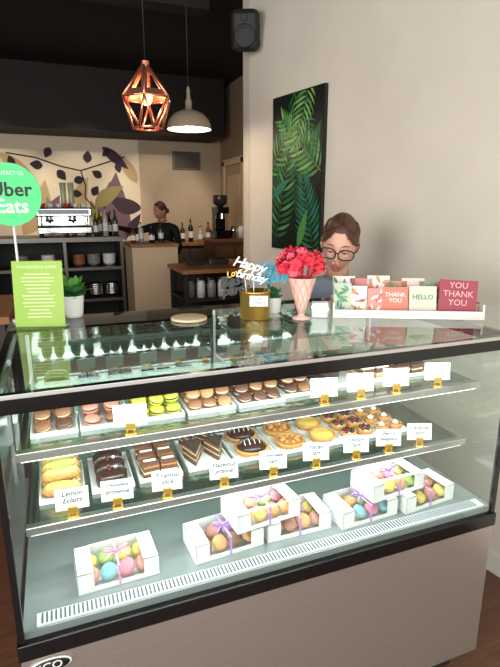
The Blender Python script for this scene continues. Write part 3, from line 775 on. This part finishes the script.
# ------------------------------------------------------------ people
def skin_obj(name,nodes,edges,m,parent,sub=2):
    me=bpy.data.meshes.new(name); me.from_pydata([n[0] for n in nodes],edges,[]); me.update()
    ob=bpy.data.objects.new(name,me); scene.collection.objects.link(ob); ob.parent=parent
    mo=ob.modifiers.new('skin','SKIN'); mo.use_smooth_shade=True
    if not me.skin_vertices: 
        bpy.context.view_layer.objects.active=ob
        bpy.ops.mesh.customdata_skin_add()
    for i,n in enumerate(nodes):
        r=n[1]; me.skin_vertices[0].data[i].radius=(r,r) if not isinstance(r,tuple) else r
    me.skin_vertices[0].data[0].use_root=True
    s=ob.modifiers.new('sub','SUBSURF'); s.levels=sub; s.render_levels=sub
    me.materials.append(m); return ob
def head(name,parent,M,skin,hairm,glasses=False,s=1.0,bun=True):
    b=MB(); b.M=M@Matrix.Scale(s,4)
    bb=bmesh.new(); bmesh.ops.create_uvsphere(bb,u_segments=56,v_segments=40,radius=1)
    def shape(p,k=1.0):
        x,y,z=p; X=x*0.069*k; Y=y*0.092*k; Zc=z*0.118*k
        if z<0:
            t=min(1,-z); X*=1-0.30*t**1.7
            if y>0: Y*=1-0.35*t
            else: Y*=1-0.10*t
        if y<0: X*=1-0.06*(-y)
        return [X,Y,Zc]
    def g(v,c,w): return math.exp(-((v-c)/w)**2)
    for v in bb.verts:
        x,y,z=v.co; X,Y,Zc=shape((x,y,z))
        if y<0:
            if z<0.05: Y-=0.018*g(x,0,0.15)*g(z,-0.30,0.15)
            Y-=0.009*g(x,0,0.12)*g(z,-0.08,0.2)
            Y+=0.010*(g(x,0.40,0.2)+g(x,-0.40,0.2))*g(z,0.0,0.13)
            Y-=0.003*(g(x,0.38,0.3)+g(x,-0.38,0.3))*g(z,0.2,0.1)
            Y-=0.005*(g(x,0.5,0.25)+g(x,-0.5,0.25))*g(z,-0.3,0.2)
            Y-=0.006*g(x,0,0.22)*g(z,-0.58,0.08); Y-=0.007*g(x,0,0.25)*g(z,-0.85,0.12)
        v.co=(X,Y,Zc)
    b.bm(bb,skin,True)
    lip=mat('lips',(186,84,84),0.4); eyew=mat('eye_white',(235,230,225),0.3); iris=mat('iris',(60,70,60),0.2); brow=mat('brow',(84,54,40),0.7)
    b.ell((0,-0.086,-0.0635),(0.020,0.007,0.0045),lip,14,8); b.ell((0,-0.085,-0.0705),(0.016,0.007,0.005),lip,14,8)
    for sx in (1,-1):
        b.ell((sx*0.028,-0.075,0.0),(0.0125,0.009,0.0085),eyew,12,8)
        b.ell((sx*0.028,-0.0825,-0.002),(0.0052,0.003,0.0052),iris,10,6)
        b.ell((sx*0.028,-0.0755,0.0035),(0.0145,0.0098,0.0075),skin,12,8)
        b.tube([(sx*0.014,-0.0845,0.0),(sx*0.028,-0.0865,-0.0025),(sx*0.041,-0.080,-0.0005)],0.0014,brow,5)
        b.tube([(sx*0.012,-0.0880,0.024),(sx*0.028,-0.0880,0.029),(sx*0.044,-0.076,0.024)],[0.0016,0.0022,0.0010],brow,6)
        b.ell((sx*0.070,0.008,-0.005),(0.007,0.016,0.029),skin,12,10,rot=Euler((R(-10),0,R(sx*15))).to_matrix())
        b.ell((sx*0.009,-0.099,-0.040),(0.007,0.007,0.005),skin,8,6)
    hb=bmesh.new(); bmesh.ops.create_uvsphere(hb,u_segments=96,v_segments=60,radius=1)
    dele=[]
    for f in hb.faces:
        c=f.calc_center_median(); 
        line=0.60-0.75*max(0,abs(c.x)-0.25)
        if (c.y<-0.02-0.30*max(0,c.z) and c.z<line) or (c.z<-0.30 and c.y<0.35) or c.z<-0.62: dele.append(f)
    bmesh.ops.delete(hb,geom=dele,context='FACES')
    for v in hb.verts:
        x,y,z=v.co; X,Y,Zc=shape((x,y,z),1.0)
        k=1.040+0.007*abs(math.sin(16*math.atan2(x,z+0.2)))-(0.014 if abs(x)<0.04 and y<0.3 else 0)
        v.co=(X*(k+0.02),Y*k,Zc*k)
    b.bm(hb,hairm,True)
    for sx in (1,-1):
        for q in range(6):
            o=q*0.005
            b.tube([(sx*0.003,-0.056+o*2.4,0.1040+o*0.3),(sx*0.030,-0.062+o*2.2,0.090+o*0.8),(sx*0.055,-0.040+o*2,0.062+o),(sx*0.068,-0.008+o,0.030+o),(sx*0.056,0.065,0.0)],[0.0025,0.0042,0.0042,0.004,0.004],hairm,8)
    if bun:
        b.ell((0,0.102,-0.01),(0.034,0.028,0.034),hairm,16,12)
        for q in range(8):
            a=q*0.785; b.tube([(0.026*math.cos(a),0.109,-0.01+0.026*math.sin(a)),(0.032*math.cos(a+.5),0.118,-0.01+0.032*math.sin(a+.5)),(0.015*math.cos(a+1),0.130,-0.01+0.015*math.sin(a+1))],0.006,hairm,6)
    if glasses:
        gm_=mat('glasses_frame',(16,12,16),0.35)
        for sx in (1,-1):
            pts=[]
            for i in range(24):
                a=2*math.pi*i/24; cx_=math.copysign(abs(math.cos(a))**0.75,math.cos(a)); cz_=math.copysign(abs(math.sin(a))**0.75,math.sin(a))
                pts.append((sx*0.0345+0.0290*cx_,-0.1035+0.012*abs(sx*0.0345+0.029*cx_)/0.06,-0.004+0.0205*cz_))
            b.tube(pts,0.0024,gm_,6,closed=True)
            b.tube([(sx*0.063,-0.0905,0.006),(sx*0.076,-0.04,0.008),(sx*0.076,0.008,0.008)],0.0022,gm_,6)
        b.tube([(-0.0065,-0.103,0.002),(0,-0.107,0.005),(0.0065,-0.103,0.002)],0.0022,gm_,6)
    b.done(name,parent=parent)
def hand(name,parent,M,skin,right=True,curl=35):
    b=MB(); b.M=M; s=1 if right else -1
    b.tube([(0,0,0.02),(0,0,-0.01),(0,-0.002,-0.04),(0,-0.004,-0.075)],[0.022,0.024,0.032,0.030],skin,14)
    for i,(x,l) in enumerate([(0.027,0.070),(0.010,0.078),(-0.008,0.073),(-0.025,0.058)]):
        a=R(curl*0.4); p=Vector((s*x,-0.004,-0.075)); pts=[p+Vector((0,0,0.02)),p]; rad=[0.010,0.0095]
        for k,fr in enumerate((0.45,0.3,0.25)):
            p=p+Vector((0,-math.sin(a),-math.cos(a)))*l*fr; pts.append(p); rad.append(0.0088-0.0009*k); a+=R(curl*0.7)
        b.tube(pts,rad,skin,10); b.ell(tuple(p),(0.0068,0.0068,0.0068),skin,8,6)
    p=Vector((s*0.022,-0.004,-0.02)); pts=[p]; 
    for d in ((0.020,-0.010,-0.022),(0.014,-0.010,-0.022),(0.003,-0.008,-0.018)):
        p=p+Vector((s*d[0],d[1],d[2])); pts.append(p)
    b.tube(pts,[0.014,0.012,0.0098,0.008],skin,10); b.ell(tuple(p),(0.008,0.008,0.008),skin,8,6)
    b.done(name,parent=parent)
def align(frm,to,pos):
    d=(Vector(to)-Vector(frm)).normalized(); q=Vector((0,0,-1)).rotation_difference(d)
    return Matrix.Translation(pos)@q.to_matrix().to_4x4()
def person(name,loc,rz,P,skin,hairm,top,bottom,headM,glasses=False,bun=True,hs=1.0):
    e=bpy.data.objects.new(name,None); scene.collection.objects.link(e); e.location=loc; e.rotation_euler=(0,0,R(rz))
    N=[];E=[]
    def nd(p,r): N.append((p,r)); return len(N)-1
    h=nd(P['hip'],(0.15,0.105)); w=nd(P['waist'],(0.125,0.09)); c=nd(P['chest'],(0.15,0.10)); u=nd(P['ub'],(0.12,0.08)); k=nd(P['neck0'],(0.058,0.055))
    E+=[(h,w),(w,c),(c,u),(u,k)]
    for s_ in ('L','R'):
        sh=nd(P['sh'+s_],0.058); m_=nd(tuple((Vector(P['sh'+s_])+Vector(P['el'+s_]))/2),0.047); el=nd(P['el'+s_],0.040); wr=nd(P['wr'+s_],0.029)
        E+=[(u,sh),(sh,m_),(m_,el),(el,wr)]
    skin_obj('sweater',N,E,top,e)
    N=[];E=[]
    h=nd((P['hip'][0],P['hip'][1],P['hip'][2]+0.03),(0.15,0.105))
    for sx in (1,-1):
        a=nd((sx*0.09+P['hip'][0],P['hip'][1],P['hip'][2]-0.08),0.095); kn=nd((sx*0.10,P['hip'][1]-0.02,0.48),0.062); an=nd((sx*0.11,P['hip'][1],0.10),0.045)
        E+=[(h,a),(a,kn),(kn,an)]
    skin_obj('trousers',N,E,bottom,e)
    b=MB()
    for sx in (1,-1):
        b.tube([(sx*0.11,P['hip'][1]+0.06,0.04),(sx*0.11,P['hip'][1],0.05),(sx*0.115,P['hip'][1]-0.10,0.035),(sx*0.12,P['hip'][1]-0.17,0.028)],[0.03,0.045,0.04,0.022],m_blackm,12)
        b.box(sx*0.113-0.042,sx*0.113+0.042,P['hip'][1]-0.18,P['hip'][1]+0.08,0,0.02,m_blackm,0.008)
    b.done('shoes',parent=e)
    b=MB(); b.tube([P['neck0'],tuple((Vector(P['neck0'])+Vector(P['hd']))/2),P['hd']],[0.056,0.050,0.052],skin,16); b.done('neck',parent=e)
    head('head',e,T(*P['hd'])@headM@T(0,-0.012,0.085),skin,hairm,glasses,hs,bun)
    for s_ in ('L','R'):
        hand('hand_'+s_.lower(),e,align(P['el'+s_],P['wr'+s_],P['wr'+s_]),skin,s_=='R')
    return e
m_hair=mat('hair_auburn',(78,46,34),0.45,var=0.35,scale=60,stretch=(6,1,1)); m_hair2=mat('hair_dark',(70,40,28),0.5)
m_shirt=mat('sweater_pale_blue',(132,144,158),0.85,bump=0.2,scale=120); m_jean=mat('trousers_navy',(36,40,54),0.8); m_blk=mat('clothes_black',(22,22,26),0.8)
P=dict(hip=(0,0.20,0.90),waist=(0,0.16,1.03),chest=(0,0.10,1.15),ub=(0,0.04,1.22),neck0=(0,0.02,1.30),shL=(0.140,0.05,1.21),shR=(-0.140,0.05,1.21),
  elL=(0.17,0.10,0.98),elR=(-0.20,0.10,0.98),wrL=(0.11,0.02,0.88),wrR=(-0.12,0.02,0.88),hd=(0,-0.02,1.372))
person('woman',(1.235,2.04,0),-31,P,m_skin,m_hair,m_shirt,m_jean,RX(20)@RY(5)@RZ(-6),True,True,1.14)
P2=dict(hip=(0,0.02,0.92),waist=(0,0.0,1.08),chest=(0,-0.01,1.24),ub=(0,-0.01,1.36),neck0=(0,-0.01,1.45),shL=(0.16,0,1.37),shR=(-0.17,0,1.37),
  elL=(0.22,-0.02,1.12),elR=(-0.34,-0.1,1.32),wrL=(0.16,-0.16,0.98),wrR=(-0.52,-0.20,1.38),hd=(0,-0.025,1.49))
person('barista',(1.30,6.3,0),-35,P2,m_skin2,m_hair2,m_blk,m_blk,RX(8)@RZ(-25),False,True,0.95)

# ------------------------------------------------------------ lights
def area(name,loc,rot,sx,sy,e,col=(1,1,1)):
    l=bpy.data.lights.new(name,'AREA'); l.shape='RECTANGLE'; l.size=sx; l.size_y=sy; l.energy=e; l.color=col
    o=bpy.data.objects.new(name,l); scene.collection.objects.link(o); o.location=loc; o.rotation_euler=[R(a) for a in rot]; return o
def point(name,loc,e,col,r=0.04):
    l=bpy.data.lights.new(name,'POINT'); l.energy=e; l.color=col; l.shadow_soft_size=r
    o=bpy.data.objects.new(name,l); scene.collection.objects.link(o); o.location=loc
def spot(name,loc,tgt,e,col,ang,r=0.05,blend=0.5):
    l=bpy.data.lights.new(name,'SPOT'); l.energy=e; l.color=col; l.spot_size=R(ang); l.spot_blend=blend; l.shadow_soft_size=r
    o=bpy.data.objects.new(name,l); scene.collection.objects.link(o); o.location=loc
    o.rotation_euler=(Vector(tgt)-Vector(loc)).to_track_quat('-Z','Y').to_euler()
area('window_daylight',(-0.1,-2.4,1.75),(90,0,0),4.3,2.3,160,(1,0.99,0.97))
area('window_daylight_side',(-3.0,-0.4,1.75),(90,0,-90),2.8,2.1,155,(1,0.99,0.97))  # fill lamp added at the invented window to brighten the right wall
area('case_light_top',(0.55,1.10,1.200),(32,0,0),1.3,0.02,4.6,(0.92,0.98,1))
area('case_light_mid',(0.55,1.19,1.034),(32,0,0),1.3,0.02,4.4,(0.92,0.98,1))
area('case_light_low',(0.55,1.22,0.820),(12,0,0),1.3,0.02,2.2,(0.92,0.98,1))
point('pendant_light_warm',(0.52,2.8,2.12),3,(1,0.70,0.42))
point('pendant_light_dome',(0.90,3.4,2.10),6,(1,0.82,0.6))
for i,x in enumerate((-0.6,0.4,1.4)):
    spot('ceiling_spot_%d'%i,(x,4.9,3.08),(x+0.1,7.5,1.45),135,(1,0.88,0.72),38)  # unseen fill spots added to brighten the mural and back wall
spot('ceiling_spot_side',(1.2,4.7,3.1),(2.2,6.9,1.4),60,(1,0.82,0.62),40)  # one more added fill, aimed at the back room's side wall
w=bpy.data.worlds.new('world'); scene.world=w; w.use_nodes=True
w.node_tree.nodes['Background'].inputs['Color'].default_value=(0.75,0.82,0.9,1); w.node_tree.nodes['Background'].inputs['Strength'].default_value=0.6

# ------------------------------------------------------------ camera
cam=bpy.data.cameras.new('camera'); co=bpy.data.objects.new('camera',cam); scene.collection.objects.link(co)
cam.lens=36*501/667; cam.sensor_width=36; cam.sensor_fit='AUTO'; cam.clip_start=0.02
co.location=(0,0,1.6); co.rotation_euler=(R(90-14),0,R(-21.3))
scene.camera=co
